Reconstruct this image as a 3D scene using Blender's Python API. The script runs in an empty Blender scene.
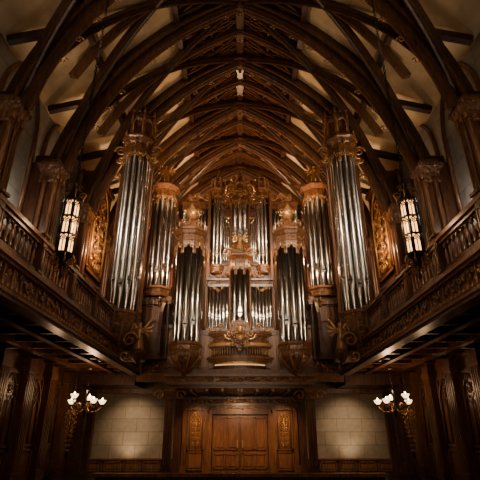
import bpy, bmesh, math, random
from mathutils import Vector, Matrix
random.seed(7)
pi=math.pi
V=Vector
# ------------------------------------------------------------------ materials
def newmat(name):
    m=bpy.data.materials.new(name); m.use_nodes=True
    nt=m.node_tree; b=nt.nodes['Principled BSDF']
    return m,nt,b
def wood(name,c1,c2,rough=.38,scale=(6,6,.7),bump=.15,carve=0,carvescale=9,k=1.25):
    c1=[q*k for q in c1]; c2=[q*k for q in c2]
    m,nt,b=newmat(name); N=nt.nodes; L=nt.links
    tc=N.new('ShaderNodeTexCoord'); mp=N.new('ShaderNodeMapping'); mp.inputs['Scale'].default_value=scale
    L.new(tc.outputs['Object'],mp.inputs[0])
    n=N.new('ShaderNodeTexNoise'); n.inputs['Scale'].default_value=2.2; n.inputs['Detail'].default_value=6; n.inputs['Distortion'].default_value=1.2
    L.new(mp.outputs[0],n.inputs['Vector'])
    r=N.new('ShaderNodeValToRGB'); r.color_ramp.elements[0].position=.33; r.color_ramp.elements[1].position=.7
    r.color_ramp.elements[0].color=(*c1,1); r.color_ramp.elements[1].color=(*c2,1)
    L.new(n.outputs['Fac'],r.inputs[0]); L.new(r.outputs[0],b.inputs['Base Color'])
    b.inputs['Roughness'].default_value=rough
    bp=N.new('ShaderNodeBump'); bp.inputs['Strength'].default_value=bump; bp.inputs['Distance'].default_value=.02
    L.new(n.outputs['Fac'],bp.inputs['Height'])
    last=bp
    if carve:
        v=N.new('ShaderNodeTexVoronoi'); v.feature='SMOOTH_F1'; v.inputs['Scale'].default_value=carvescale
        L.new(tc.outputs['Object'],v.inputs['Vector'])
        b2=N.new('ShaderNodeBump'); b2.inputs['Strength'].default_value=carve; b2.inputs['Distance'].default_value=.06; b2.invert=True
        L.new(v.outputs['Distance'],b2.inputs['Height']); L.new(bp.outputs[0],b2.inputs['Normal']); last=b2
    L.new(last.outputs[0],b.inputs['Normal'])
    return m
WOOD=wood('mahogany',(.026,.010,.005),(.095,.039,.018),rough=.33)
WOODM=wood('walnut_mid',(.065,.027,.011),(.20,.088,.038),rough=.3)
RIBW=wood('rib_oak',(.022,.009,.004),(.085,.037,.017),rough=.34,k=.9)
RIBM=wood('rib_oak_mid',(.045,.019,.008),(.15,.067,.029),rough=.32,k=1.0)
PIL=wood('pilaster_oak',(.05,.021,.009),(.15,.066,.028),rough=.36,k=1)
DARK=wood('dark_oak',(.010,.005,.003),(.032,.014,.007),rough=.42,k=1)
CARV=wood('carved_oak',(.05,.022,.010),(.19,.087,.038),rough=.34,carve=.9)
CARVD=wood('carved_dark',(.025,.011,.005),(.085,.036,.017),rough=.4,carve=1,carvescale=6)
DOORM=wood('door_wood',(.13,.050,.022),(.28,.120,.052),rough=.33,k=1)
def simple(name,col,rough=.5,metal=0,emit=None,es=0):
    m,nt,b=newmat(name); N=nt.nodes;L=nt.links
    n=N.new('ShaderNodeTexNoise'); n.inputs['Scale'].default_value=14; n.inputs['Detail'].default_value=4
    tc=N.new('ShaderNodeTexCoord'); L.new(tc.outputs['Object'],n.inputs['Vector'])
    mx=N.new('ShaderNodeMix'); mx.data_type='RGBA'
    mx.inputs[6].default_value=(*[c*.78 for c in col],1); mx.inputs[7].default_value=(*col,1)
    L.new(n.outputs['Fac'],mx.inputs[0]); L.new(mx.outputs[2],b.inputs['Base Color'])
    b.inputs['Roughness'].default_value=rough; b.inputs['Metallic'].default_value=metal
    if emit: b.inputs['Emission Color'].default_value=(*emit,1); b.inputs['Emission Strength'].default_value=es
    return m
GOLD=simple('gilded_wood',(.64,.37,.15),.36,.6)
BRONZE=simple('bronze_wood',(.34,.18,.078),.38,.35)
PIPE=simple('tin_pipe',(.68,.64,.58),.23,1)
SLOT=simple('pipe_mouth_dark',(.01,.009,.008),.7)
IRON=simple('iron',(.03,.024,.02),.45,.7)
GLOW=simple('lantern_glass',(.9,.6,.3),.4,0,(1,.48,.15),4.2)
STRIP=simple('console_glow_band',(.9,.6,.3),.4,0,(1,.55,.22),.8)  # emissive moulding band, added for the warm bright line at the console
CUP=simple('lamp_cup_glass',(.95,.85,.7),.4,0,(1,.66,.34),4.0)
CANDLE=simple('candle_bulb',(1,.9,.7),.4,0,(1,.75,.42),25)
def plaster(name,c1,c2):
    m,nt,b=newmat(name); N=nt.nodes;L=nt.links
    tc=N.new('ShaderNodeTexCoord'); n=N.new('ShaderNodeTexNoise'); n.inputs['Scale'].default_value=1.3; n.inputs['Detail'].default_value=8
    L.new(tc.outputs['Object'],n.inputs['Vector'])
    r=N.new('ShaderNodeValToRGB'); r.color_ramp.elements[0].position=.3;r.color_ramp.elements[1].position=.7
    r.color_ramp.elements[0].color=(*c1,1); r.color_ramp.elements[1].color=(*c2,1)
    L.new(n.outputs['Fac'],r.inputs[0]); L.new(r.outputs[0],b.inputs['Base Color']); b.inputs['Roughness'].default_value=.8
    return m
PLAS=plaster('vault_plaster',(.50,.35,.18),(.80,.60,.34))
def stone(name,k=1.0,bw=1.15,rh=.55,col=(.20,.16,.11)):
    m,nt,b=newmat(name); N=nt.nodes;L=nt.links
    tc=N.new('ShaderNodeTexCoord'); s=N.new('ShaderNodeSeparateXYZ'); c=N.new('ShaderNodeCombineXYZ'); ad=N.new('ShaderNodeMath')
    L.new(tc.outputs['Object'],s.inputs[0]); L.new(s.outputs['X'],ad.inputs[0]); L.new(s.outputs['Y'],ad.inputs[1])
    L.new(ad.outputs[0],c.inputs['X']); L.new(s.outputs['Z'],c.inputs['Y'])
    br=N.new('ShaderNodeTexBrick'); br.inputs['Scale'].default_value=1
    br.inputs['Brick Width'].default_value=bw; br.inputs['Row Height'].default_value=rh; br.inputs['Mortar Size'].default_value=.012
    br.inputs['Color1'].default_value=(*[q*k for q in col],1); br.inputs['Color2'].default_value=(*[q*k*.82 for q in col],1); br.inputs['Mortar'].default_value=(*[q*k*.4 for q in col],1)
    L.new(c.outputs[0],br.inputs['Vector'])
    n=N.new('ShaderNodeTexNoise'); n.inputs['Scale'].default_value=5; n.inputs['Detail'].default_value=7
    L.new(tc.outputs['Object'],n.inputs['Vector'])
    mx=N.new('ShaderNodeMix'); mx.data_type='RGBA'; mx.blend_type='MULTIPLY'; mx.inputs[0].default_value=.5
    L.new(br.outputs['Color'],mx.inputs[6]); L.new(n.outputs['Fac'],mx.inputs[7]); L.new(mx.outputs[2],b.inputs['Base Color'])
    bp=N.new('ShaderNodeBump'); bp.inputs['Strength'].default_value=.3; bp.inputs['Distance'].default_value=.02
    L.new(n.outputs['Fac'],bp.inputs['Height']); L.new(bp.outputs[0],b.inputs['Normal'])
    b.inputs['Roughness'].default_value=.75
    return m
STONE=stone('stone_blocks',1.5,1.15,.55,(.24,.19,.13))
STONEW=stone('pale_stone',1.0,2.2,1.1,(.56,.52,.45))
def floormat():
    m,nt,b=newmat('polished_floor'); N=nt.nodes;L=nt.links
    tc=N.new('ShaderNodeTexCoord'); br=N.new('ShaderNodeTexBrick'); br.inputs['Scale'].default_value=1
    br.inputs['Brick Width'].default_value=2; br.inputs['Row Height'].default_value=.2; br.inputs['Mortar Size'].default_value=.004
    br.inputs['Color1'].default_value=(.03,.014,.007,1); br.inputs['Color2'].default_value=(.02,.009,.005,1); br.inputs['Mortar'].default_value=(.005,.003,.002,1)
    L.new(tc.outputs['Object'],br.inputs['Vector']); L.new(br.outputs['Color'],b.inputs['Base Color']); b.inputs['Roughness'].default_value=.45
    return m
FLOOR=floormat()
# ------------------------------------------------------------------ mesh builder
X=V((1,0,0));Y=V((0,1,0));Z=V((0,0,1))
class MB:
    def __init__(s): s.v=[];s.f=[];s.mi=[];s.sm=[];s.mats=[]
    def m(s,mat):
        if mat not in s.mats: s.mats.append(mat)
        return s.mats.index(mat)
    def add(s,vs,fs,mat,smooth=False):
        o=len(s.v); k=s.m(mat); s.v+= [tuple(p) for p in vs]
        for f in fs: s.f.append([i+o for i in f]); s.mi.append(k); s.sm.append(smooth)
    def box(s,x0,x1,y0,y1,z0,z1,mat):
        s.add([(x0,y0,z0),(x1,y0,z0),(x1,y1,z0),(x0,y1,z0),(x0,y0,z1),(x1,y0,z1),(x1,y1,z1),(x0,y1,z1)],
          [(0,1,2,3),(4,5,6,7),(0,1,5,4),(1,2,6,5),(2,3,7,6),(3,0,4,7)],mat)
    def prism(s,o,u,v,n,poly,d,mat,d0=0):
        k=len(poly); vs=[o+u*a+v*b+n*d0 for a,b in poly]+[o+u*a+v*b+n*d for a,b in poly]
        s.add(vs,[tuple(range(k)),tuple(range(k,2*k))]+[(i,(i+1)%k,k+(i+1)%k,k+i) for i in range(k)],mat)
    def lathe(s,cx,cy,prof,n,mat,smooth=False,rot=0,sy=1,a0=None):
        vs=[];fs=[];k=len(prof)
        for r,z in prof:
            for i in range(n):
                a=rot+2*pi*i/n; vs.append((cx+r*math.cos(a),cy+r*math.sin(a)*sy,z))
        for j in range(k-1):
            for i in range(n): fs.append((j*n+i,j*n+(i+1)%n,(j+1)*n+(i+1)%n,(j+1)*n+i))
        fs.append(tuple(range(n))); fs.append(tuple(range((k-1)*n,k*n)))
        s.add(vs,fs,mat,smooth)
    def sweep(s,pts,prof,up,mat,smooth=False):
        pts=[V(p) for p in pts]; vs=[];k=len(prof);n=len(pts)
        for i,p in enumerate(pts):
            t=(pts[min(i+1,n-1)]-pts[max(i-1,0)]).normalized()
            sd=t.cross(up)
            if sd.length<1e-4: sd=t.cross(X if abs(t.x)<.9 else Y)
            sd.normalize(); nr=sd.cross(t)
            vs+=[p+sd*a+nr*b for a,b in prof]
        fs=[]
        for i in range(n-1):
            for j in range(k): fs.append((i*k+j,i*k+(j+1)%k,(i+1)*k+(j+1)%k,(i+1)*k+j))
        fs+= [tuple(range(k)),tuple(range((n-1)*k,n*k))]
        s.add(vs,fs,mat,smooth)
    def beam(s,p0,p1,w,h,mat,up=Z):
        s.sweep([p0,p1],[(-w/2,-h/2),(w/2,-h/2),(w/2,h/2),(-w/2,h/2)],up,mat)
    def tube(s,pts,r,mat,n=5,r1=None,up=None):
        pts=[V(p) for p in pts]
        if r1 is None: r1=r
        if up is None:
            up=Y
        vs=[];N=len(pts)
        for i,p in enumerate(pts):
            t=(pts[min(i+1,N-1)]-pts[max(i-1,0)])
            if t.length<1e-6: t=Z.copy()
            t.normalize(); sd=t.cross(up)
            if sd.length<.05: sd=t.cross(X if abs(t.x)<.9 else Z)
            sd.normalize(); nr=sd.cross(t); rr=r+(r1-r)*i/max(1,N-1)
            for j in range(n):
                a=2*pi*j/n; vs.append(p+sd*(rr*math.cos(a))+nr*(rr*math.sin(a)))
        fs=[(i*n+j,i*n+(j+1)%n,(i+1)*n+(j+1)%n,(i+1)*n+j) for i in range(N-1) for j in range(n)]
        fs+=[tuple(range(n)),tuple(range((N-1)*n,N*n))]
        s.add(vs,fs,mat,True)
    def blob(s,c,u,v,n,a,b,d,mat,seg=7,rings=4):
        c=V(c); vs=[c+v*b]
        for j in range(1,rings):
            ph=pi*j/rings
            for i in range(seg):
                th=2*pi*i/seg
                vs.append(c+v*(b*math.cos(ph))+u*(a*math.sin(ph)*math.cos(th))+n*(d*math.sin(ph)*math.sin(th)))
        vs.append(c-v*b); fs=[(0,1+i,1+(i+1)%seg) for i in range(seg)]
        for j in range(rings-2):
            for i in range(seg): fs.append((1+j*seg+i,1+j*seg+(i+1)%seg,1+(j+1)*seg+(i+1)%seg,1+(j+1)*seg+i))
        e=len(vs)-1; st=1+(rings-2)*seg
        fs+=[(e,st+(i+1)%seg,st+i) for i in range(seg)]
        s.add(vs,fs,mat,True)
    def build(s,name,parent=None,mirror=False,flip=False):
        me=bpy.data.meshes.new(name); vs=s.v;fs=s.f;mi=s.mi;sm=s.sm
        if flip: vs=[(-a,b,c) for a,b,c in vs]
        if mirror:
            o=len(vs); vs=vs+[(-a,b,c) for a,b,c in vs]; fs=fs+[[i+o for i in f] for f in fs]; mi=mi*2; sm=sm*2
        me.from_pydata(vs,[],fs)
        for m in s.mats: me.materials.append(m)
        me.polygons.foreach_set('material_index',mi); me.polygons.foreach_set('use_smooth',sm)
        bm=bmesh.new(); bm.from_mesh(me); bmesh.ops.recalc_face_normals(bm,faces=bm.faces); bm.to_mesh(me); bm.free()
        ob=bpy.data.objects.new(name,me); bpy.context.collection.objects.link(ob)
        if parent: ob.parent=parent
        return ob
def empty(name):
    e=bpy.data.objects.new(name,None); bpy.context.collection.objects.link(e); return e
# ornament helpers -----------------------------------------------------------
def scroll(mb,o,u,v,r,th,mat,turns=1.4,sgn=1,n=5):
    pts=[]
    K=14
    for i in range(K+1):
        t=i/K; a=sgn*t*turns*2*pi; rr=r*(1-t*.85)
        pts.append(V(o)+u*(rr*math.cos(a))+v*(rr*math.sin(a)))
    mb.tube(pts,th,mat,n,th*.6,up=u.cross(v))
def leaf(mb,c,u,v,n,ang,L,w,mat):
    d=u*math.cos(ang)+v*math.sin(ang); e=v*math.cos(ang)-u*math.sin(ang)
    mb.blob(V(c)+d*L*.5,e,d,n,w,L*.55,w*.5,mat,6,4)
def foliage(mb,o,u,v,n,w,h,mat,k=10,size=.12):
    o=V(o)
    for i in range(k):
        a=random.uniform(-w/2,w/2); b=random.uniform(-h/2,h/2)
        if random.random()<.4:
            scroll(mb,o+u*a+v*b+n*.03,u,v,size*random.uniform(.5,.9),size*.17,mat,1.2,random.choice([-1,1]),4)
        else:
            leaf(mb,o+u*a+v*b+n*.02,u,v,n,random.uniform(0,2*pi),size*random.uniform(.8,1.4),size*.3,mat)
def gothic(mb,o,u,v,n,w,h,mat,th=.035,cusps=True,split=True):
    """pointed-arch tracery: o = bottom centre"""
    o=V(o); hs=h-w*.85
    def arch(c,w,z0,z1,t):
        R=w; hw=w/2; P=[]
        P.append(c+u*(-hw)+v*z0)
        for i in range(7):
            a=pi-(pi/3)*i/6; P.append(c+u*(hw+R*math.cos(a))+v*(z1+R*math.sin(a)))
        for i in range(7):
            a=pi/3-(pi/3)*i/6; P.append(c+u*(-hw+R*math.cos(a))+v*(z1+R*math.sin(a)))
        P.append(c+u*hw+v*z0)
        mb.tube(P,t,mat,5,up=n)
    arch(o,w,0,hs,th)
    if split:
        arch(o-u*w/4,w*.47,0,hs-w*.25,th*.7); arch(o+u*w/4,w*.47,0,hs-w*.25,th*.7)
        P=[o+v*(hs+w*.38)+u*(w*.17*math.cos(a))+v*(w*.17*math.sin(a)) for a in [2*pi*i/10 for i in range(11)]]
        mb.tube(P,th*.7,mat,5,up=n)
        for q in range(4):
            a=q*pi/2; mb.blob(o+v*(hs+w*.38)+u*(w*.08*math.cos(a))+v*(w*.08*math.sin(a)),u,v,n,w*.04,w*.04,th*.7,mat,6,4)
def panel(mb,o,u,v,n,w,h,mat,fr=.07,d=.05):
    o=V(o)
    for a0,a1,b0,b1 in [(-w/2,w/2,0,fr),(-w/2,w/2,h-fr,h),(-w/2,-w/2+fr,0,h),(w/2-fr,w/2,0,h)]:
        mb.prism(o,u,v,n,[(a0,b0),(a1,b0),(a1,b1),(a0,b1)],d,mat)
    i=fr*1.7
    mb.prism(o,u,v,n,[(-w/2+i,i),(w/2-i,i),(w/2-i,h-i),(-w/2+i,h-i)],d*.45,mat)
def pipe(mb,cx,cy,r,z0,z1,foot,face=-pi/2):
    mb.lathe(cx,cy,[(r*.22,z0),(r*.3,z0+.03),(r,z0+foot),(r,z0+foot+.001),(r,z1-.03),(r*1.06,z1-.03),(r*1.06,z1)],12,PIPE,True)
    d=V((math.cos(face),math.sin(face),0)); u=V((-d.y,d.x,0)); o=V((cx,cy,z0+foot+r*.25))+d*(r*.86)
    mb.prism(o,u,Z,d,[(-.55*r,0),(.55*r,0),(.55*r,.5*r),(-.55*r,.5*r)],r*.16,SLOT)
    mb.prism(o,u,Z,d,[(-.62*r,.5*r),(.62*r,.5*r),(.45*r,1.6*r),(0,2.5*r),(-.45*r,1.6*r)],r*.18,PIPE)
    mb.prism(o,u,Z,d,[(-.5*r,-.9*r),(0,-1.3*r),(.5*r,-.9*r),(.62*r,0),(-.62*r,0)],r*.16,PIPE)
def tower(P,C,cx,cy,R,z0,z1,n=7,face=-pi/2,span=195,crown=1.0,base=1.0,drop=0,foot=.7,finial='spire',up=True,flare=1.28):
    """P mesh for pipes, C mesh for case"""
    st=math.radians(span)/(n-1); pr=R*math.sin(st/2)*.97
    for i in range(n):
        k=i-(n-1)/2; a=face+k*st
        pipe(P,cx+R*math.cos(a),cy+R*math.sin(a),pr*(1 if i%2==0 else .93),z0+.04,z1+.3,foot+.16*abs(k),a)
    Ro=R+pr
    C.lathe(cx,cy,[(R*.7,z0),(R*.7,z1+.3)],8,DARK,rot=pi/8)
    ph=pi/8
    q=Ro*1.05
    C.lathe(cx,cy,[(q*1.0,z0+.06),(q*1.1,z0+.03),(q*1.12,z0-.06),(q*1.02,z0-.12),(q*.98,z0-.3*base),(q*1.04,z0-.34*base),(q*1.0,z0-.42*base)],8,WOODM,rot=ph)
    b=drop
    C.lathe(cx,cy,[(q*1.0,z0-.42*base),(q*.98,z0-.42*base-.15*b),(q*.8,z0-.42*base-.38*b),(q*.5,z0-.42*base-.6*b),(q*.34,z0-.42*base-.72*b),(q*.4,z0-.42*base-.78*b),(q*.22,z0-.42*base-.9*b),(.02,z0-.42*base-b)],8,CARV,rot=ph)
    for i in range(8):
        a=ph+i*pi/4; d=V((math.cos(a),math.sin(a),0)); c0=V((cx,cy,0))
        if b>.3: C.tube([c0+d*(q*f)+Z*(z0-.42*base-g*b) for f,g in [(1.02,.0),(1.0,.15),(.82,.38),(.52,.6),(.36,.72)]],.035,BRONZE,5)
        a2=a+pi/8; d2=V((math.cos(a2),math.sin(a2),0)); u2=V((-d2.y,d2.x,0))
        foliage(C,c0+d2*(q*.95)+Z*(z0-.21*base),u2,Z,d2,q*.55,.12*base,BRONZE,4,.09)
    for i in range(8):
        a=i*pi/4; d=V((math.cos(a),math.sin(a),0)); u=V((-d.y,d.x,0)); c=V((cx,cy,0))+d*(Ro*.98)
        w=Ro*.78
        C.prism(c+Z*(z1-.02),u,Z,d,[(-w/2,.3),(-w/2,-.22),(-w*.36,-.02),(-w*.18,.1),(0,.14),(w*.18,.1),(w*.36,-.02),(w/2,-.22),(w/2,.3)],.04,WOODM)
        for sg in (-1,1):
            scroll(C,c+u*(sg*w*.3)+Z*(z1+.03)+d*.05,u*sg,Z,.11,.022,GOLD,1.3,1,4)
            leaf(C,c+u*(sg*w*.46)+Z*(z1-.1)+d*.04,u,Z,d,-pi/2,.22,.04,BRONZE)
        leaf(C,c+Z*(z1+.28)+d*.05,u,Z,d,-pi/2,.2,.05,GOLD)
    g=crown; t=z1+.26; fl=flare
    prof=[(q*.98,t),(q*1.03,t+.05*g),(q*1.0,t+.1*g),(q*.98,t+.34*g),(q*(1+(fl-1)*.25),t+.38*g),(q*(1+(fl-1)*.7),t+.5*g),(q*fl,t+.54*g),(q*fl,t+.62*g),(q*1.0,t+.68*g)]
    C.lathe(cx,cy,prof,8,WOODM,rot=ph)
    for i in range(8):
        a=i*pi/4; d=V((math.cos(a),math.sin(a),0)); u=V((-d.y,d.x,0)); c=V((cx,cy,0))+d*(q*.93)
        foliage(C,c+Z*(t+.22*g),u,Z,d,q*.6,.12*g,BRONZE,5,.1)
    T=t+.68*g
    if finial=='spire':
        C.lathe(cx,cy,[(q*.95,T),(q*.9,T+.15*g),(q*.95,T+.5*g),(q*1.05,T+.56*g),(q*1.05,T+.66*g),(q*.7,T+.7*g),(q*.62,T+1.1*g),(q*.72,T+1.16*g),(q*.3,T+1.3*g),(q*.1,T+1.9*g),(.01,T+2.05*g)],8,CARV,rot=ph)
        for i in range(8):
            a=ph+i*pi/4; d=V((math.cos(a),math.sin(a),0)); b0=V((cx+d.x*q*1.1,cy+d.y*q*1.1,T))
            C.lathe(b0.x,b0.y,[(.07,T-.05),(.05,T+.1),(.07,T+.35*g),(.02,T+.5*g),(.05,T+.58*g),(.005,T+.85*g)],6,BRONZE)
            scroll(C,V((cx,cy,T+.9*g))+d*(q*.8),d,Z,.16*g,.035,BRONZE,1.3,1,4)
    elif finial=='crest':
        C.lathe(cx,cy,[(q*.8,T),(q*.8,T+.7*g),(q*1.0,T+.75*g),(q*1.05,T+.85*g),(q*.8,T+.9*g),(q*.5,T+1.05*g),(q*.2,T+1.2*g),(.01,T+1.5*g)],8,CARV,rot=ph)
        for i in range(8):
            a=ph+i*pi/4; d=V((math.cos(a),math.sin(a),0)); b0=V((cx,cy,0))+d*q*1.12
            C.lathe(b0.x,b0.y,[(.07,T-.1),(.07,T+.08),(.04,T+.12),(.04,T+.6*g),(.07,T+.66*g),(.07,T+.76*g),(.02,T+.95*g),(.055,T+1.0*g),(.005,T+1.3*g)],6,BRONZE)
            a=i*pi/4; d=V((math.cos(a),math.sin(a),0)); u=V((-d.y,d.x,0))
            gothic(C,V((cx,cy,T+.04))+d*(q*1.02),u,Z,d,q*.7,.7*g,GOLD,.03,split=False)
            scroll(C,V((cx,cy,T+1.0*g))+d*(q*.6),d,Z,.2*g,.04,BRONZE,1.3,1,4)
            scroll(C,V((cx,cy,t+.3*g))+d*(q*1.12),d,Z,.14,.03,GOLD,1.3,1,4)
        if up: 
            for sg in (-1,1):
                scroll(C,V((cx+sg*q*1.3,cy-.1,z1+.5)),X*sg,Z,.28,.055,BRONZE,1.5,1,5)
                scroll(C,V((cx+sg*q*1.25,cy-.1,z1+.05)),X*sg,Z,.18,.04,GOLD,1.5,-1,5)
    elif finial=='orb':
        C.lathe(cx,cy,[(q*1.0,T),(q*.95,T+.1*g),(q*.6,T+.22*g),(q*.4,T+.34*g),(q*.3,T+.5*g),(q*.38,T+.55*g),(q*.2,T+.62*g)],8,WOODM,rot=ph)
        zc=T+.62*g+.25
        C.lathe(cx,cy,[(.1,zc-.3),(.23,zc-.2),(.3,zc),(.23,zc+.2),(.1,zc+.28),(.15,zc+.33),(.06,zc+.39),(.07,zc+.45),(.005,zc+.56)],12,GOLD,True)
        for i in range(8):
            a=i*pi/4; d=V((math.cos(a),math.sin(a),0)); c=V((cx,cy,0))+d*(q*.62)
            scroll(C,c+Z*(T+.3*g),d,Z,.17,.035,BRONZE,1.4,1,4)
            scroll(C,V((cx,cy,zc))+d*.3,d,Z,.1,.022,GOLD,1.2,-1,4)
            leaf(C,V((cx,cy,T+.02))+d*(q*1.05),d,Z,V((-d.y,d.x,0)),pi/2,.3,.05,BRONZE)
    elif finial=='statue':
        C.lathe(cx,cy,[(q*1.0,T),(q*.8,T+.12),(q*.5,T+.2),(q*.5,T+.32)],8,WOODM,rot=ph)
        statue(C,cx,cy-.15,T+.3,1.15*g,GOLD)
        for i in range(8):
            a=i*pi/4; d=V((math.cos(a),math.sin(a),0))
            scroll(C,V((cx,cy,T+.18))+d*(q*.8),d,Z,.14,.03,BRONZE,1.3,1,4)
def statue(C,cx,cy,z,h,mat=None):
    mat=mat or BRONZE
    C.lathe(cx,cy,[(.20*h,z),(.19*h,z+.1*h),(.14*h,z+.4*h),(.11*h,z+.55*h),(.15*h,z+.72*h),(.13*h,z+.8*h),(.045*h,z+.84*h),(.05*h,z+.87*h),(.075*h,z+.92*h),(.07*h,z+.98*h),(.02*h,z+1.01*h)],10,mat,True,sy=.75)
    for s in (-1,1):
        C.tube([(cx+s*.14*h,cy,z+.76*h),(cx+s*.2*h,cy-.06*h,z+.6*h),(cx+s*.07*h,cy-.16*h,z+.62*h)],.04*h,mat,6,.028*h)
        for k in range(4):
            leaf(C,(cx+s*.08*h,cy+.1*h,z+.74*h),X*s,Z,Y,.95-.55*k,.5*h-.05*h*k,.06*h,mat)
def flat(P,C,x0,x1,y,z0,ztop,n,foot=.45,crown=True):
    w=(x1-x0)/n; r=abs(w)*.48
    for i in range(n):
        k=abs(i-(n-1)/2)
        pipe(P,x0+w*(i+.5),y,r,z0,ztop,foot+.07*k)
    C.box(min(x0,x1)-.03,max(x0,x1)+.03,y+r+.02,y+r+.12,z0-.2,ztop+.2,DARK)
    if crown:
        c=(x0+x1)/2; W=abs(x1-x0)
        for a,b,c2,m in [(0,.12,.1,WOODM),(.12,.3,.04,CARV),(.3,.4,.14,WOODM)]:
            C.box(c-W/2-c2*.5,c+W/2+c2*.5,y-r-c2,y+r+.1,ztop-.12+a,ztop-.12+b,m)
        foliage(C,(c,y-r-.05,ztop-.2),X,Z,-Y,W*.9,.16,GOLD,int(6*W)+3,.11)
        C.box(c-W/2-.05,c+W/2+.05,y-r-.12,y+r+.1,z0-.16,z0,WOODM)
        C.box(c-W/2-.02,c+W/2+.02,y-r-.06,y+r+.1,z0-.3,z0-.16,CARV)
def colonnette(C,x,y,z0,z1,r=.05):
    C.lathe(x,y,[(r*1.7,z0),(r*1.7,z0+.1),(r,z0+.16),(r,z1-.2),(r*1.5,z1-.14),(r*1.8,z1)],8,WOODM,True)
# ------------------------------------------------------------------ room shell
YB=22.0; YE=26.2; XW=7.3; YF=-4.0
mb=MB(); mb.box(-7.6,7.6,YF-.3,YE+.3,-.2,0,FLOOR); mb.build('floor')
mb=MB(); mb.box(-7.3,7.3,YB,YB+.3,0,4.0,STONE); 
mb.box(-7.3,7.3,YE,YE+.3,0,19.5,CARVD); mb.build('wall_back')
mb=MB(); mb.box(-7.3,7.3,YF-.3,YF,0,19.5,DARK); mb.build('wall_front')
bays=[3.6+3.2*i for i in range(8)]   # 3.6 ... 26
def sidewall(name,flip):
    m=MB(); m.box(-7.6,-7.3,YF-.3,YE+.3,0,7.3,WOOD)
    m.box(-7.6,-7.3,YF-.3,YE+.3,7.3,13.6,STONEW)
    m.box(-7.3,-7.15,YF-.3,YE,7.2,7.36,WOODM)
    for b in bays:
        for k in range(2):
            c=b+.8+1.6*k
            if c<25.5: panel(m,(-7.3,c,4.6),Y,Z,X,1.3,2.5,WOODM,.1,.06)
        if b<22: gothic(m,(-7.27,b+1.6,7.3),Y,Z,X,2.5,5.9,WOODM,.1,split=False)
    for i in range(8):
        yy=8.1+i*1.85
        if yy<21.8:
            m.box(-7.3,-7.02,yy-.28,yy+.28,0,3.9,PIL); m.box(-7.3,-6.98,yy-.34,yy+.34,0,.4,WOOD); m.box(-7.3,-6.98,yy-.34,yy+.34,3.45,3.65,PIL)
            for dd in (-.18,-.06,.06,.18): m.box(-7.03,-6.99,yy+dd-.03,yy+dd+.03,.45,3.4,PIL)
            if yy+.92<21.6:
                panel(m,(-7.3,yy+.925,.1),Y,Z,X,1.2,1.0,PIL,.09,.06)
                panel(m,(-7.3,yy+.925,1.15),Y,Z,X,1.2,2.3,PIL,.09,.06)
                gothic(m,(-7.22,yy+.925,1.25),Y,Z,X,.9,2.05,PIL,.035)
    m.build(name,flip=flip)
sidewall('wall_left',False); sidewall('wall_right',True)
# ------------------------------------------------------------------ ceiling
A0=(-6.5,10.1); B0=(0.0,18.6); SAG=1.3
_h=math.hypot(B0[0]-A0[0],B0[1]-A0[1])/2; RR=(_h*_h+SAG*SAG)/(2*SAG)
_nx,_nz=-(B0[1]-A0[1])/(2*_h),(B0[0]-A0[0])/(2*_h)
CX=(A0[0]+B0[0])/2-_nx*(RR-SAG); CZ=(A0[1]+B0[1])/2-_nz*(RR-SAG)
AA=math.atan2(A0[1]-CZ,A0[0]-CX); AB=math.atan2(B0[1]-CZ,B0[0]-CX)
def arcpt(t,off=0):
    a=AA+(AB-AA)*t; r=RR-off
    return (CX+r*math.cos(a), CZ+r*math.sin(a))
m=MB()
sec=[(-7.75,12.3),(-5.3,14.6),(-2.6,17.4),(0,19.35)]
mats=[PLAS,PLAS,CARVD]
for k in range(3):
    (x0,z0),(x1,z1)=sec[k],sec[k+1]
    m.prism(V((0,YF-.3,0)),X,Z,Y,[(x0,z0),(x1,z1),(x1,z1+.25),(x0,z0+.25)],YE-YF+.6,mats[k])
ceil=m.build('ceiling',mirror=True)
rib=MB()
def ribprof(w,d): return [(d*.45,-w*.5),(d*.45,w*.5),(-d*.1,w*.5),(-d*.2,w*.32),(-d*.4,w*.32),(-d*.55,w*.13),(-d*.55,-w*.13),(-d*.4,-w*.32),(-d*.2,-w*.32),(-d*.1,-w*.5)]
def archrib(y,w,d,mat,t0=0,off=0):
    pts=[(arcpt(t0+(1.0-t0)*i/18,off)[0],y,arcpt(t0+(1-t0)*i/18,off)[1]) for i in range(19)]
    x,_,z=pts[-1]; dx=pts[-1][0]-pts[-2][0]; dz=pts[-1][2]-pts[-2][2]
    e=(.12-x)/dx; pts.append((.12,y,z+dz*e))
    rib.sweep(pts,ribprof(w,d),Y,mat,False)
for b in bays+[.4]:
    archrib(b,.42,.62,RIBW)
    archrib(b,.2,.26,RIBM,.0,.42)
    for sg in (-1,1):
        pts=[(arcpt(i/16,.1)[0],b+sg*.24,arcpt(i/16,.1)[1]) for i in range(17)]
        rib.sweep(pts,[(.06,-.04),(.06,.04),(-.06,.04),(-.06,-.04)],Y,RIBM)
for b in bays[:-1]:
    archrib(b+1.6,.18,.34,RIBM,.25,-.05)
for b in bays+[.4]:
    for dy,w in ((3.2,.2),):
        for sg in (-1,1):
            if b+sg*dy>YE+.1: continue
            pts=[]
            for i in range(17):
                t=i/16; x,z=arcpt(t,.05); pts.append((x,b+sg*dy*(x+6.5)/6.5,z))
            rib.sweep(pts,ribprof(w*1.0,w*1.7),Y,RIBW)
for x,z,w in ((-5.3,14.45,.2),(-2.6,17.15,.24),(-1.3,18.2,.12)):
    rib.beam((x,YF,z),(x,YE,z),w,w*1.2,RIBW)
y=YF+.4
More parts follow.
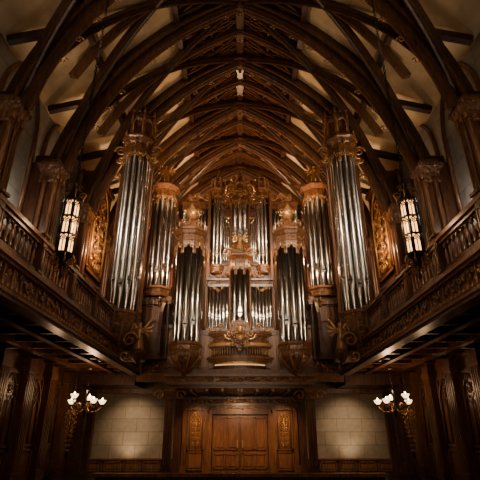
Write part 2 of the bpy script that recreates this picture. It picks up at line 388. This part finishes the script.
while y<YE:
    rib.beam((-2.6,y,17.2),(0,y,19.15),.09,.2,RIBM)
    rib.beam((-2.5,y,17.3),(-1.3,y+.4,18.15),.05,.08,RIBM); rib.beam((-1.3,y,18.15),(-2.5,y+.4,17.3),.05,.08,RIBM)
    rib.beam((-1.3,y,18.15),(0,y+.4,19.0),.05,.08,RIBM); rib.beam((0,y,19.0),(-1.3,y+.4,18.15),.05,.08,RIBM)
    y+=.4
for b in bays:
    rib.beam((-7.2,b,12.7),(-5.3,b,13.2),.2,.25,RIBW)
    rib.beam((-7.2,b,10.4),(-6.3,b,10.4),.3,.3,RIBW)
    for k in range(9):
        t=.18+.09*k; x,z=arcpt(t,.72)
        scroll(rib,V((x,b-.08,z)),X,Z,.13,.028,BRONZE,1.3,1,4)
rb=rib.build('ribs',parent=ceil,mirror=True)
m=MB(); m.box(-.14,.14,YF,YE,18.65,19.3,RIBW); m.box(-.2,.2,YF,YE,18.85,19.0,RIBM)
for b in bays:
    m.lathe(0,b,[(.02,17.7),(.08,17.78),(.06,17.9),(.16,18.0),(.19,18.15),(.16,18.35),(.16,18.7)],8,CARV,rot=pi/8)
m.build('ridge_beam',parent=ceil)
# ------------------------------------------------------------------ columns (upper)
def column(b,flip):
    m=MB(); cx=-6.55
    m.box(cx-.42,cx+.36,b-.36,b+.36,4.42,4.95,WOOD)
    m.box(cx-.36,cx+.3,b-.3,b+.3,4.95,5.1,WOODM)
    m.box(cx-.3,cx+.22,b-.22,b+.22,5.1,9.4,WOOD)
    for dx,dy in ((.24,-.2),(.24,.2),(.28,0),(-.1,-.26),(-.1,.26)):
        m.lathe(cx+dx,b+dy,[(.11,5.1),(.11,5.2),(.075,5.28),(.075,9.2),(.1,9.3),(.075,9.36),(.13,9.5)],10,WOODM,True)
    m.box(-7.29,cx-.25,b-.25,b+.25,4.42,10.2,WOOD)
    c=[(.40,9.4),(.44,9.46),(.40,9.5),(.42,9.75),(.56,9.95),(.6,9.98),(.6,10.1),(.5,10.14),(.42,10.3)]
    m.lathe(cx,b,c,4,CARV,rot=pi/4)
    for dy in (-.25,0,.25): leaf(m,(cx+.32,b+dy,9.5),Y,Z,X,pi/2,.32,.07,BRONZE)
    m.build('wooden_column',flip=flip)
for b in bays[:6]:
    column(b,False); column(b,True)
# ------------------------------------------------------------------ side balconies
def balcony(flip):
    m=MB(); xf=-4.4; y0=-3.9; y1=19.8; ye=14.9
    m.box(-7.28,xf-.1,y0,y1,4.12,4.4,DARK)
    m.box(xf-.12,xf+.06,y0,y1,3.94,4.02,WOODM); m.box(xf-.12,xf+.0,y0,y1,4.02,4.12,WOOD); m.box(xf-.3,xf+.02,y0,y1,3.86,3.94,WOOD)
    m.box(xf-.14,xf-.04,y0,y1,4.12,4.5,WOOD)
    m.box(xf-.16,xf+.04,y0,y1,4.5,4.56,WOODM); m.box(xf-.16,xf+.1,y0,y1,4.56,4.66,WOODM); m.box(xf-.16,xf+.03,y0,y1,4.66,4.72,WOOD)
    yy=4.0
    while yy<19.7:
        foliage(m,(xf-.03,yy,4.31),Y,Z,X,.2,.16,BRONZE,3,.1)
        m.box(xf-.06,xf-.005,yy+.16,yy+.2,4.14,4.48,WOODM)
        m.box(xf-.1,xf+.09,yy,yy+.07,4.03,4.1,BRONZE)
        m.box(xf-.1,xf+.09,yy+.18,yy+.25,4.03,4.1,BRONZE)
        yy+=.36
    m.box(xf-.18,xf+.08,y0,ye,5.42,5.5,WOODM); m.box(xf-.14,xf+.03,y0,ye,5.34,5.42,WOOD); m.box(xf-.14,xf+.05,y0,ye,5.5,5.54,WOOD)
    m.box(xf-.12,xf+.0,y0,ye,4.72,4.8,WOOD)
    yy=4.0
    while yy<ye-.1:
        m.lathe(xf-.05,yy,[(.045,4.8),(.045,4.86),(.025,4.9),(.045,5.0),(.03,5.12),(.022,5.2),(.04,5.26),(.045,5.34)],6,WOODM,True)
        P=[(xf-.03,yy+.2*(.5-.5*math.cos(pi*i/8)),5.2+.12*math.sin(pi*i/8)) for i in range(9)]
        m.tube(P,.018,WOODM,4,up=X)
        yy+=.2
    for k in range(8):
        yy=1.2+k*1.96
        if yy<ye+.2:
            m.box(xf-.18,xf+.07,yy-.11,yy+.11,4.72,5.56,WOOD); panel(m,(xf+.07,yy,4.8),Y,Z,X,.16,.5,WOODM,.03,.02)
            m.box(xf-.2,xf+.1,yy-.14,yy+.14,5.56,5.62,WOODM)
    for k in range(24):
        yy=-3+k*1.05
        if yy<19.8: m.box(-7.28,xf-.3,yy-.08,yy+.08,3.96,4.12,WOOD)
    m.box(-5.5,-5.3,y0,y1,3.9,4.12,WOOD); m.box(-6.6,-6.4,y0,y1,3.9,4.12,WOOD)
    m.build('side_balcony',flip=flip)
balcony(False); balcony(True)
# ------------------------------------------------------------------ organ gallery
m=MB()
m.box(-4.28,4.28,20.0,21.98,3.9,4.5,WOOD)
m.box(-6.95,-4.55,19.92,21.98,3.5,3.95,WOOD)
m.box(-4.5,-2.9,19.86,20.06,3.62,3.9,WOODM); m.box(-4.5,-2.9,19.82,20.06,3.86,3.98,WOODM)
m.box(-4.28,-2.9,19.9,20.0,4.0,4.6,WOOD)
m.box(-4.35,-2.85,19.84,20.04,4.6,4.7,WOODM); m.box(-4.35,-2.85,19.84,20.04,5.95,6.08,WOODM); m.box(-4.3,-2.9,19.98,20.06,4.7,5.95,DARK)
for k in range(5):
    gothic(m,(-4.15+k*.28,19.95,4.72),X,Z,-Y,.24,1.15,BRONZE,.022)
foliage(m,(-3.6,19.88,4.3),X,Z,-Y,1.3,.3,BRONZE,14,.14)
for x,y0,z0,z1,mt in [(2.75,18.25,3.2,3.32,WOOD),(2.9,18.1,3.32,3.42,WOODM),(2.82,18.2,3.42,3.62,CARV),(3.0,18.0,3.62,3.72,WOODM),(2.9,18.1,3.72,3.9,WOOD)]:
    m.box(-x,0,y0,21.95,z0,z1,mt)
for k in range(5): m.box(-2.6+k*.62,-2.5+k*.62,18.4,21.9,3.1,3.2,WOODM)
for k in range(8): foliage(m,(-2.65+.36*k,18.17,3.52),X,Z,-Y,.22,.1,BRONZE,3,.09)
cx,cy=-2.78,18.55
m.box(cx-.2,cx+.2,cy-.2,cy+.2,0,.4,WOOD); m.box(cx-.24,cx+.24,cy-.24,cy+.24,.0,.12,WOODM)
m.box(cx-.15,cx+.15,cy-.15,cy+.15,.4,2.8,WOOD)
for d in (-.09,0,.09): m.box(cx+d-.025,cx+d+.025,cy-.18,cy-.15,.45,2.7,WOODM)
m.lathe(cx,cy,[(.2,2.75),(.24,2.8),(.2,2.85),(.24,2.95),(.34,3.1),(.34,3.2)],4,CARV,rot=pi/4)
scroll(m,V((cx+.4,cy-.02,2.95)),X,Z,.22,.05,BRONZE,1.2,1,5); scroll(m,V((cx-.4,cy-.02,2.95)),-X,Z,.22,.05,BRONZE,1.2,1,5)
m.build('organ_gallery',mirror=True)
# ------------------------------------------------------------------ door + surround + wainscot
m=MB()
for s in (-1,1):
    c=s*.635; m.box(c-.62,c+.62,21.78,21.86,.02,2.36,DOORM)
    for px in (-.28,.28):
        for z0,h in ((.15,.62),(.9,1.36)):
            panel(m,(c+px,21.78,z0),X,Z,-Y,.5,h,DOORM,.06,.06)
            m.box(c+px-.19,c+px+.19,21.768,21.785,z0+.07,z0+h-.07,WOODM)
            m.box(c+px-.14,c+px+.14,21.735,21.785,z0+.12,z0+h-.12,DOORM)
    m.box(s*.12-.02,s*.12+.02,21.62,21.66,1.0,1.3,GOLD); m.box(s*.12-.012,s*.12+.012,21.66,21.78,1.03,1.06,GOLD); m.box(s*.12-.012,s*.12+.012,21.66,21.78,1.24,1.27,GOLD)
m.box(-.015,.015,21.7,21.79,.02,2.36,SLOT)
for s in (-1,1): m.box(s*.05-.03,s*.05+.03,21.71,21.79,.02,2.36,WOODM)
m.build('door_1')
m=MB()
m.box(-1.42,-1.27,21.6,21.98,0,2.5,WOODM); m.box(-1.5,0,21.58,21.98,2.38,2.56,WOODM)
m.box(-2.6,-1.42,21.75,21.98,0,3.15,WOOD)
for x in (-2.5,-1.52): 
    m.box(x-.1,x+.1,21.58,21.8,0,2.75,WOODM); m.box(x-.14,x+.14,21.54,21.8,0,.3,WOODM); m.box(x-.14,x+.14,21.54,21.8,2.62,2.75,WOODM)
    for d in (-.04,.04): m.box(x+d-.015,x+d+.015,21.56,21.58,.35,2.55,WOODM)
panel(m,(-2.0,21.75,.1),X,Z,-Y,.76,.75,DOORM,.06,.05)
panel(m,(-2.0,21.75,.9),X,Z,-Y,.76,1.75,DOORM,.06,.05)
gothic(m,(-2.0,21.69,1.0),X,Z,-Y,.5,1.5,GOLD,.022)
for k in range(7):
    z=1.15+.2*k
    for sg in (-1,1): scroll(m,V((-2.0+sg*.08,21.68,z)),X*sg,Z,.09,.018,GOLD,1.3,1,4)
m.tube([(-2.0,21.69,1.05),(-2.0,21.69,2.5)],.018,GOLD,5)
m.box(-2.66,0,21.5,21.98,2.75,2.84,WOODM); m.box(-2.62,0,21.62,21.98,2.56,2.75,DOORM); m.box(-2.62,0,21.58,21.98,2.84,3.04,CARV); m.box(-2.7,0,21.46,21.98,3.04,3.1,WOODM)
for k in range(13):
    x=-2.5+k*.2
    foliage(m,(x,21.6,2.66),X,Z,-Y,.14,.09,GOLD,3,.08); foliage(m,(x,21.56,2.94),X,Z,-Y,.14,.09,GOLD,3,.08)
m.build('trim_1',mirror=True)
m=MB()
m.box(-6.95,-2.66,21.85,21.99,0,.5,WOOD); m.box(-6.95,-2.66,21.8,21.99,.5,.57,WOODM)
for k in range(5): panel(m,(-6.5+k*.86,21.85,.06),X,Z,-Y,.78,.4,WOODM,.06,.04)
m.box(-7.0,-6.7,21.7,21.99,0,3.5,WOOD); m.box(-3.0,-2.64,21.72,21.99,0,3.5,WOOD); m.box(-6.95,-2.66,21.8,21.99,3.3,3.5,WOODM)
m.build('baseboard_back',mirror=True)
# ------------------------------------------------------------------ pipe organ
organ=empty('pipe_organ')
P=MB(); C=MB()
tower(P,C,-4.4,16.0,.43,5.62,12.25,n=7,crown=1.2,base=1.0,drop=1.2,foot=.9,finial='crest',flare=1.35)
C.box(-5.25,-4.0,16.6,17.2,4.45,13.4,WOOD); C.box(-5.3,-3.95,16.55,17.25,12.7,13.4,CARV)
C.box(-5.2,-4.6,17.2,19.6,4.45,11.8,WOOD)
for k in range(3): panel(C,(-4.6,17.65+.75*k,5.0),Y,Z,X,.62,2.2,WOODM,.08,.06); 
for k in range(3): gothic(C,(-4.58,17.65+.75*k,7.6),Y,Z,X,.6,3.6,BRONZE,.03)
panel(C,(-5.1,16.55,5.2),X,Z,-Y,.26,3.4,WOODM,.05,.05); panel(C,(-5.1,16.55,9.0),X,Z,-Y,.26,3.6,WOODM,.05,.05)
for dx in (-.64,.6): colonnette(C,-4.4+dx,16.35,5.7,12.5,.06)
for dx in (-.8,-.4,.3):
    C.lathe(-4.42+dx,16.9,[(.12,13.4),(.12,14.0),(.17,14.05),(.17,14.15),(.1,14.2),(.04,14.7),(.08,14.75),(.01,15.05)],6,BRONZE)
for s in (-1,1):
    scroll(C,V((-4.42+s*.5,15.75,4.6)),X*s,Z,.3,.055,BRONZE,1.4,1,6)
    scroll(C,V((-4.42+s*.4,15.7,4.05)),X*s,Z,.2,.04,BRONZE,1.4,-1,6)
statue(C,-3.62,15.9,4.25,1.0); C.lathe(-3.62,15.9,[(.05,3.8),(.2,4.0),(.26,4.15),(.26,4.25)],8,WOOD)
C.box(-4.5,-3.5,15.9,16.9,4.0,4.25,WOOD)
tower(P,C,-3.82,19.6,.48,7.65,12.2,n=7,crown=.85,base=1.0,drop=.0,foot=.7,finial='statue')
C.box(-4.4,-3.2,19.4,21.4,4.5,7.25,WOOD); C.box(-4.5,-3.1,19.3,21.4,6.9,7.26,CARV)
for k in range(2): panel(C,(-4.08+.56*k,19.4,6.1),X,Z,-Y,.5,.78,WOODM,.06,.05)
C.prism(V((-3.2,18.9,0)),-Y,Z,-X,[(0,4.5),(0,7.0),(.5,6.7),(.9,6.2),(1.1,5.4),(1.1,4.5)],.14,WOOD)
scroll(C,V((-3.35,17.9,6.55)),-Y,Z,.25,.06,BRONZE,1.4,1,5)
for dx in (-.6,.6): colonnette(C,-3.82+dx,19.75,7.8,12.4,.05)
flat(P,C,-3.2,-2.85,20.9,7.6,11.6,3,.5)
tower(P,C,-2.2,18.0,.48,4.85,8.9,n=7,crown=1.05,base=.9,drop=.85,foot=.62,finial='orb',flare=1.22)
C.box(-2.75,-1.7,18.45,20.9,3.9,9.8,WOOD)
C.box(-2.85,-1.6,18.4,20.9,9.4,9.85,CARV)
for k in range(3): gothic(C,(-1.68,18.85+.66*k,5.8),Y,Z,X,.56,3.4,BRONZE,.03)
for k in range(3): gothic(C,(-2.77,18.85+.66*k,5.8),Y,Z,-X,.56,3.4,BRONZE,.03)
flat(P,C,-2.95,-1.55,20.5,10.35,12.4,8,.4)
C.box(-3.0,-1.55,20.4,21.0,9.9,10.15,WOODM)
flat(P,C,-1.5,-.52,20.1,5.95,8.05,6,.45)
for x in (-1.54,-.5): colonnette(C,x,20.0,5.9,8.1,.045)
tower(P,C,-1.15,20.6,.24,9.15,12.9,n=5,crown=.6,base=.7,drop=.3,foot=.5,finial='spire')
flat(P,C,-.86,-.42,20.75,9.4,12.1,4,.4)
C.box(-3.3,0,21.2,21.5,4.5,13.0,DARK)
C.box(-1.5,0,20.5,21.2,8.5,9.1,WOOD)
C.box(-1.62,-1.5,20.0,21.2,4.5,12.9,WOODM)
for s,(x,z,r) in enumerate([(-1.75,13.0,.26),(-2.2,13.05,.2),(-2.6,12.95,.16),(-.75,12.75,.22),(-.7,13.2,.16)]):
    scroll(C,V((x,20.35,z)),X,Z,r,.05,BRONZE,1.5,1 if s%2 else -1,5)
foliage(C,(-2.2,20.3,12.95),X,Z,-Y,1.3,.3,BRONZE,14,.16)
foliage(C,(-.75,20.3,8.75),X,Z,-Y,1.3,.35,BRONZE,26,.18)
foliage(C,(-1.0,20.4,12.6),X,Z,-Y,1.0,.5,BRONZE,14,.16)
foliage(C,(-2.2,18.3,9.95),X,Z,-Y,1.1,.2,BRONZE,12,.16)
C.box(-1.7,0,19.0,21.2,3.9,5.65,WOOD)
for k in range(3): panel(C,(-1.42+.45*k,19.0,4.0),X,Z,-Y,.4,1.5,WOODM,.06,.05)
P.build('pipes_side',parent=organ,mirror=True); C.build('case_side',parent=organ,mirror=True)
P=MB(); C=MB()
tower(P,C,0,19.9,.34,5.95,8.65,n=5,crown=.75,base=.8,drop=.3,foot=.5,finial='statue')
tower(P,C,0,20.5,.34,10.25,12.5,n=5,crown=.8,base=.5,drop=.3,foot=.4,finial='spire')
for x in (-.48,.48): colonnette(C,x,19.8,5.9,8.8,.05); colonnette(C,x*.95,20.4,10.2,12.7,.045)
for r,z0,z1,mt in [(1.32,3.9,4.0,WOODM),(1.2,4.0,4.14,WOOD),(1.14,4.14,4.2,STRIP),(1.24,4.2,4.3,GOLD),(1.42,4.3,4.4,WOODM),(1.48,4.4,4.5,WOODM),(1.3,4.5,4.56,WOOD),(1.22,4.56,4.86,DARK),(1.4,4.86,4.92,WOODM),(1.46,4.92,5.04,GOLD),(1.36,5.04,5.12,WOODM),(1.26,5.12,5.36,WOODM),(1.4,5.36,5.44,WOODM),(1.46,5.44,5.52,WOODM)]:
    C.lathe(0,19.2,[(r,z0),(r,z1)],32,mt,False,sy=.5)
for k in range(34):
    a=pi+pi*(k+.5)/34; d=V((math.cos(a),math.sin(a)*.5,0)); p=V((0,19.2,0))+d*1.3
    C.lathe(p.x,p.y,[(.035,4.56),(.02,4.62),(.035,4.7),(.02,4.78),(.035,4.86)],6,BRONZE,True)
    if k%2: foliage(C,V((0,19.2,5.24))+d*1.29,V((-d.y,d.x,0)).normalized(),Z,d,.1,.1,BRONZE,2,.1)
for s in (-1,1):
    scroll(C,V((s*.42,18.42,5.35)),X*s,Z,.24,.05,GOLD,1.5,-1,6); scroll(C,V((s*.8,18.55,5.7)),X*s,Z,.16,.035,BRONZE,1.5,1,6)
    scroll(C,V((s*1.15,18.75,5.68)),X*s,Z,.14,.035,BRONZE,1.5,-1,6)
    scroll(C,V((s*.5,19.6,9.5)),X*s,Z,.28,.06,GOLD,1.4,1,6)
    scroll(C,V((s*.45,20.2,13.4)),X*s,Z,.3,.06,GOLD,1.4,1,6)
C.prism(V((0,18.5,4.75)),X,Z,-Y,[(-.42,1.05),(-.46,.7),(-.36,.35),(-.15,.1),(0,-.15),(.15,.1),(.36,.35),(.46,.7),(.42,1.05),(.2,1.2),(-.2,1.2)],.14,CARV)
C.blob((0,18.26,5.5),X,Z,Y,.13,.18,.14,GOLD,9,7); C.blob((0,18.33,5.2),X,Z,Y,.24,.2,.12,BRONZE,9,6)
foliage(C,(0,18.32,5.2),X,Z,-Y,.6,.8,BRONZE,18,.15)
C.tube([(-.62+.62*(i/8),20.0,12.95+.75*math.sin(pi/2*i/8)) for i in range(9)]+[(.62-.62*((8-i)/8)*1.0,20.0,12.95+.75*math.sin(pi/2*(8-i)/8)) for i in range(9)],.07,BRONZE,6)
foliage(C,(0,19.95,13.1),X,Z,-Y,.8,.5,GOLD,14,.16)
foliage(C,(0,19.5,9.5),X,Z,-Y,.9,.3,BRONZE,12,.16)
P.build('pipes_centre',parent=organ); C.build('case_centre',parent=organ)
# ------------------------------------------------------------------ tracery screens on side walls
def screen(flip):
    m=MB(); x=-6.25
    m.box(-6.96,x-.1,16.7,18.9,4.42,12.1,WOOD)
    panel(m,(x-.1,17.8,7.7),Y,Z,X,2.1,4.35,WOODM,.14,.1)
    panel(m,(x-.1,17.8,4.7),Y,Z,X,2.1,2.7,WOODM,.14,.1)
    gothic(m,(x+.02,17.8,7.9),Y,Z,X,1.7,3.95,GOLD,.05)
    for k in range(7):
        for s in (-1,1):
            scroll(m,V((x+.04,17.8+s*.26,8.15+.42*k)),Y*s,Z,.22,.03,GOLD,1.6,1 if k%2 else -1,5)
            scroll(m,V((x+.02,17.8+s*.62,8.3+.38*k)),Y*s,Z,.14,.024,GOLD,1.4,-1 if k%2 else 1,5)
            leaf(m,(x+.05,17.8+s*.1,8.2+.42*k),Y*s,Z,X,.6,.25,.05,GOLD)
    P=[(x+.05,17.8+.3*math.cos(2*pi*i/16),9.6+.3*math.sin(2*pi*i/16)) for i in range(17)]; m.tube(P,.04,GOLD,5,up=X)
    m.box(-6.96,x+.1,16.65,18.95,12.0,12.25,WOODM)
    m.build('tracery_screen',flip=flip)
screen(False); screen(True)
# ------------------------------------------------------------------ lanterns
def chain(m,x,y,z0,z1,s=.05,th=.18):
    z=z0; k=0
    while z<z1:
        ax=X if k%2 else Y
        m.tube([V((x,y,z))+ax*(s*.5*math.cos(a))+Z*(s*math.sin(a)) for a in [2*pi*i/8 for i in range(9)]],s*th,IRON,4,up=(Y if k%2 else X)); z+=s*1.6; k+=1
def lantern(flip):
    m=MB(); x,y=-3.92,9.1; z0,z1=5.17,6.5; R=.2
    n=6
    m.lathe(x,y,[(R*.84,z0+.03),(R*.84,z1-.02)],n,GLOW)
    for i in range(n):
        a=2*pi*i/n; d=V((math.cos(a),math.sin(a),0)); c=V((x,y,0))+d*(R*.98)
        m.beam(c+Z*z0,c+Z*z1,.036,.036,IRON,up=X)
        a2=a+pi/n; d2=V((math.cos(a2),math.sin(a2),0)); u=V((-d2.y,d2.x,0)); c2=V((x,y,0))+d2*(R*.8)
        for zz in (z0+.03,z0+.47,z0+.91): gothic(m,c2+Z*zz+d2*.02,u,Z,d2,.145,.40,IRON,.015)
        for zz in (z0+.46,z0+.9): m.beam(c2+d2*.03-u*.1+Z*zz,c2+d2*.03+u*.1+Z*zz,.02,.05,IRON)
        leaf(m,c+Z*z1,d,Z,u,1.1,.2,.03,BRONZE); leaf(m,c+Z*z0,d,Z,u,-1.1,.16,.03,BRONZE)
        scroll(m,c+Z*(z1+.16)-d*.0,d,Z,.1,.018,BRONZE,1.2,1,4)
        scroll(m,c+Z*(z1+.38)-d*.1,d,Z,.08,.016,BRONZE,1.2,1,4)
        scroll(m,c+Z*(z0-.14)-d*.02,d,Z,.1,.018,BRONZE,1.2,-1,4)
        scroll(m,c+Z*(z0-.33)-d*.1,d,Z,.07,.014,BRONZE,1.2,-1,4)
    m.lathe(x,y,[(R*1.15,z1-.02),(R*1.2,z1+.03),(R*.8,z1+.1),(R*.5,z1+.24),(R*.3,z1+.36),(R*.4,z1+.4),(.03,z1+.52)],n,IRON)
    m.lathe(x,y,[(.01,z0-.6),(.05,z0-.5),(.02,z0-.4),(.09,z0-.28),(.05,z0-.18),(R*.9,z0-.05),(R*1.15,z0),(R*1.1,z0+.04)],n,IRON)
    chain(m,x,y,z1+.5,15.6,.06,.22)
    m.build('hanging_lantern',flip=flip)
lantern(False); lantern(True)
# ------------------------------------------------------------------ chandeliers under balconies
def chandelier(flip):
    m=MB(); x,y,z=-5.65,17.2,2.5
    m.lathe(x,y,[(.01,z-.4),(.06,z-.34),(.03,z-.26),(.1,z-.16),(.06,z-.06),(.03,z),(.03,z+.3),(.08,z+.36),(.03,z+.44),(.02,z+.7)],8,IRON,True)
    chain(m,x,y,z+.68,3.9,.04); m.lathe(x,y,[(.12,3.86),(.1,3.8),(.03,3.76)],8,IRON)
    for i in range(5):
        a=2*pi*i/5+.45; d=V((math.cos(a),math.sin(a),0)); c=V((x,y,z-.1)); h=.16*(i%2)
        m.tube([c,c+d*.2-Z*.12,c+d*.4-Z*.1,c+d*.55+Z*.02,c+d*.58+Z*(.12+h)],.022,BRONZE,5,up=V((-d.y,d.x,0)))
        scroll(m,c+d*.28+Z*.08,d,Z,.12,.016,BRONZE,1.3,1,4)
        p=c+d*.58+Z*h
        m.lathe(p.x,p.y,[(.03,p.z+.1),(.09,p.z+.13),(.09,p.z+.15)],8,IRON)
        m.lathe(p.x,p.y,[(.04,p.z+.15),(.08,p.z+.18),(.12,p.z+.24),(.145,p.z+.3),(.13,p.z+.3)],10,CUP,True)
        m.lathe(p.x,p.y,[(.03,p.z+.27),(.03,p.z+.33),(.005,p.z+.38)],6,CANDLE,True)
    m.build('chandelier',flip=flip)
    m=MB(); x,y=-6.25,17.6
    chain(m,x,y,2.3,3.9,.04)
    for k in range(9):
        z=2.3-.16*k; r=.2-.016*k
        for i in range(5):
            a=2*pi*i/5+k; d=V((math.cos(a),math.sin(a),0)); scroll(m,V((x,y,z))+d*r*.6,d,Z,r*.6,.018,BRONZE,1.2,-1,4)
    m.lathe(x,y,[(.01,.75),(.05,.85),(.02,1.0),(.02,2.4)],6,IRON)
    m.build('iron_pendant',flip=flip)
chandelier(False); chandelier(True)
# ------------------------------------------------------------------ foreground choir rail
m=MB()
m.box(-3.55,3.55,12.0,12.25,.58,.66,WOODM); m.box(-3.5,3.5,12.05,12.2,.5,.58,DARK); m.box(-3.5,3.5,12.03,12.22,0,.1,DARK)
for k in range(36):
    m.lathe(-3.4+k*.194,12.12,[(.04,.1),(.03,.16),(.05,.26),(.025,.4),(.04,.5)],6,WOOD,True)
m.build('choir_rail')
# ------------------------------------------------------------------ lights
def light(kind,loc,power,col,target=None,size=.3,spot=60,blend=.8,name='scene_light'):
    l=bpy.data.lights.new(name,kind); l.energy=power; l.color=col
    if kind=='AREA': l.shape='DISK'; l.size=size
    else: l.shadow_soft_size=size
    if kind=='SPOT': l.spot_size=math.radians(spot); l.spot_blend=blend
    o=bpy.data.objects.new(name,l); o.location=loc; bpy.context.collection.objects.link(o)
    if target is not None: o.rotation_euler=(V(target)-V(loc)).to_track_quat('-Z','Y').to_euler()
W1=(1,.72,.47); W2=(1,.58,.30); W3=(1,.80,.60)
light('SPOT',(0,3.5,12.5),7500,W3,(0,20,8.2),.25,34,1)
light('AREA',(0,-2.5,11),280,W1,(0,18,9),4)  # unseen area fill added behind the camera to brighten the hall
light('SPOT',(0,-3,2.6),2600,W1,(0,18,4.8),.2,17,1)  # unseen spot added behind the camera to lift the gallery overhang
for s in (-1,1):
    light('SPOT',(s*5.2,5.5,7.0),1700,W3,(s*4.3,17,10.0),.15,32,1)  # unseen side spots added for bright stripes on the pipes
    light('SPOT',(s*3.0,5.0,12.5),3200,W3,(s*3.4,18,9.2),.15,32,1)
    light('SPOT',(s*2.2,-1.5,4.2),6000,W1,(s*2.1,18,7.2),.15,19,1)  # unseen front spots added as fill for the inner tower pipes
    light('SPOT',(s*4.95,20.3,3.4),230,W1,(s*4.9,21.95,1.2),.06,95,1)
    light('SPOT',(s*4.95,21.2,.65),48,W1,(s*4.93,22,1.35),.05,110,1)
    light('POINT',(s*5.65,17.2,3.05),75,W2,size=.12)
    light('POINT',(s*5.6,13.5,2.8),22,W2,size=.12)  # added point to brighten the lower pilasters, no fixture here
    light('POINT',(s*3.6,9.1,5.9),40,W2,size=.12)
    light('POINT',(s*2.6,5.0,2.4),35,W2,size=.3)  # low fill points added to lift the balconies, no fixture here
    light('SPOT',(s*3.2,17.6,10.6),900,W2,(s*2.6,19.0,17.0),.15,110,1)  # hidden uplights added at the organ towers to brighten the vault
    for yy,p in ((6.8,170),(10,230),(13.2,330),(16.4,460),(19.6,460)):
        light('SPOT',(s*5.75,yy+.5,10.3),p,W1,(s*2.4,yy+.6,18),.1,110,1)  # uplights added at the capitals to brighten the vault, no fixtures modelled
    light('POINT',(s*6.9,11.6,7.8),45,(1,.9,.78),size=.1); light('POINT',(s*6.9,8.4,7.8),30,(1,.9,.78),size=.1)  # points added to brighten the pale upper walls, no fixtures here
    light('POINT',(s*5.5,16.9,8.6),140,W2,size=.1)  # point added to brighten the tracery screens, no fixture here
    light('SPOT',(s*1.9,20.0,3.05),190,W2,(s*1.95,21.8,1.2),.05,75,1)
    light('POINT',(s*1.2,19.6,9.3),60,W2,size=.08)
    light('POINT',(s*3.4,18.6,8.3),75,W2,size=.08)
    light('POINT',(s*1.7,17.1,10.8),38,W2,size=.03)  # small points added to brighten the gilded orbs
light('POINT',(0,22.6,13.2),1300,W2,size=.2)  # hidden point added behind the organ case to brighten the rear vault
light('SPOT',(0,16.5,9.5),650,W1,(0,19,5.0),.05,46,1)
light('SPOT',(0,19.2,3.05),300,W2,(0,21.8,1.2),.05,80,1)
w=bpy.data.worlds.new('world'); bpy.context.scene.world=w; w.use_nodes=True
w.node_tree.nodes['Background'].inputs[0].default_value=(.05,.04,.035,1); w.node_tree.nodes['Background'].inputs[1].default_value=.3
# ------------------------------------------------------------------ camera
cam=bpy.data.cameras.new('camera'); co=bpy.data.objects.new('camera',cam); bpy.context.collection.objects.link(co)
cam.sensor_width=36; cam.lens=36*441/480; co.location=(0,0,1.5); co.rotation_euler=(pi/2+math.radians(23.9),0,0); cam.clip_start=.05
bpy.context.scene.camera=co
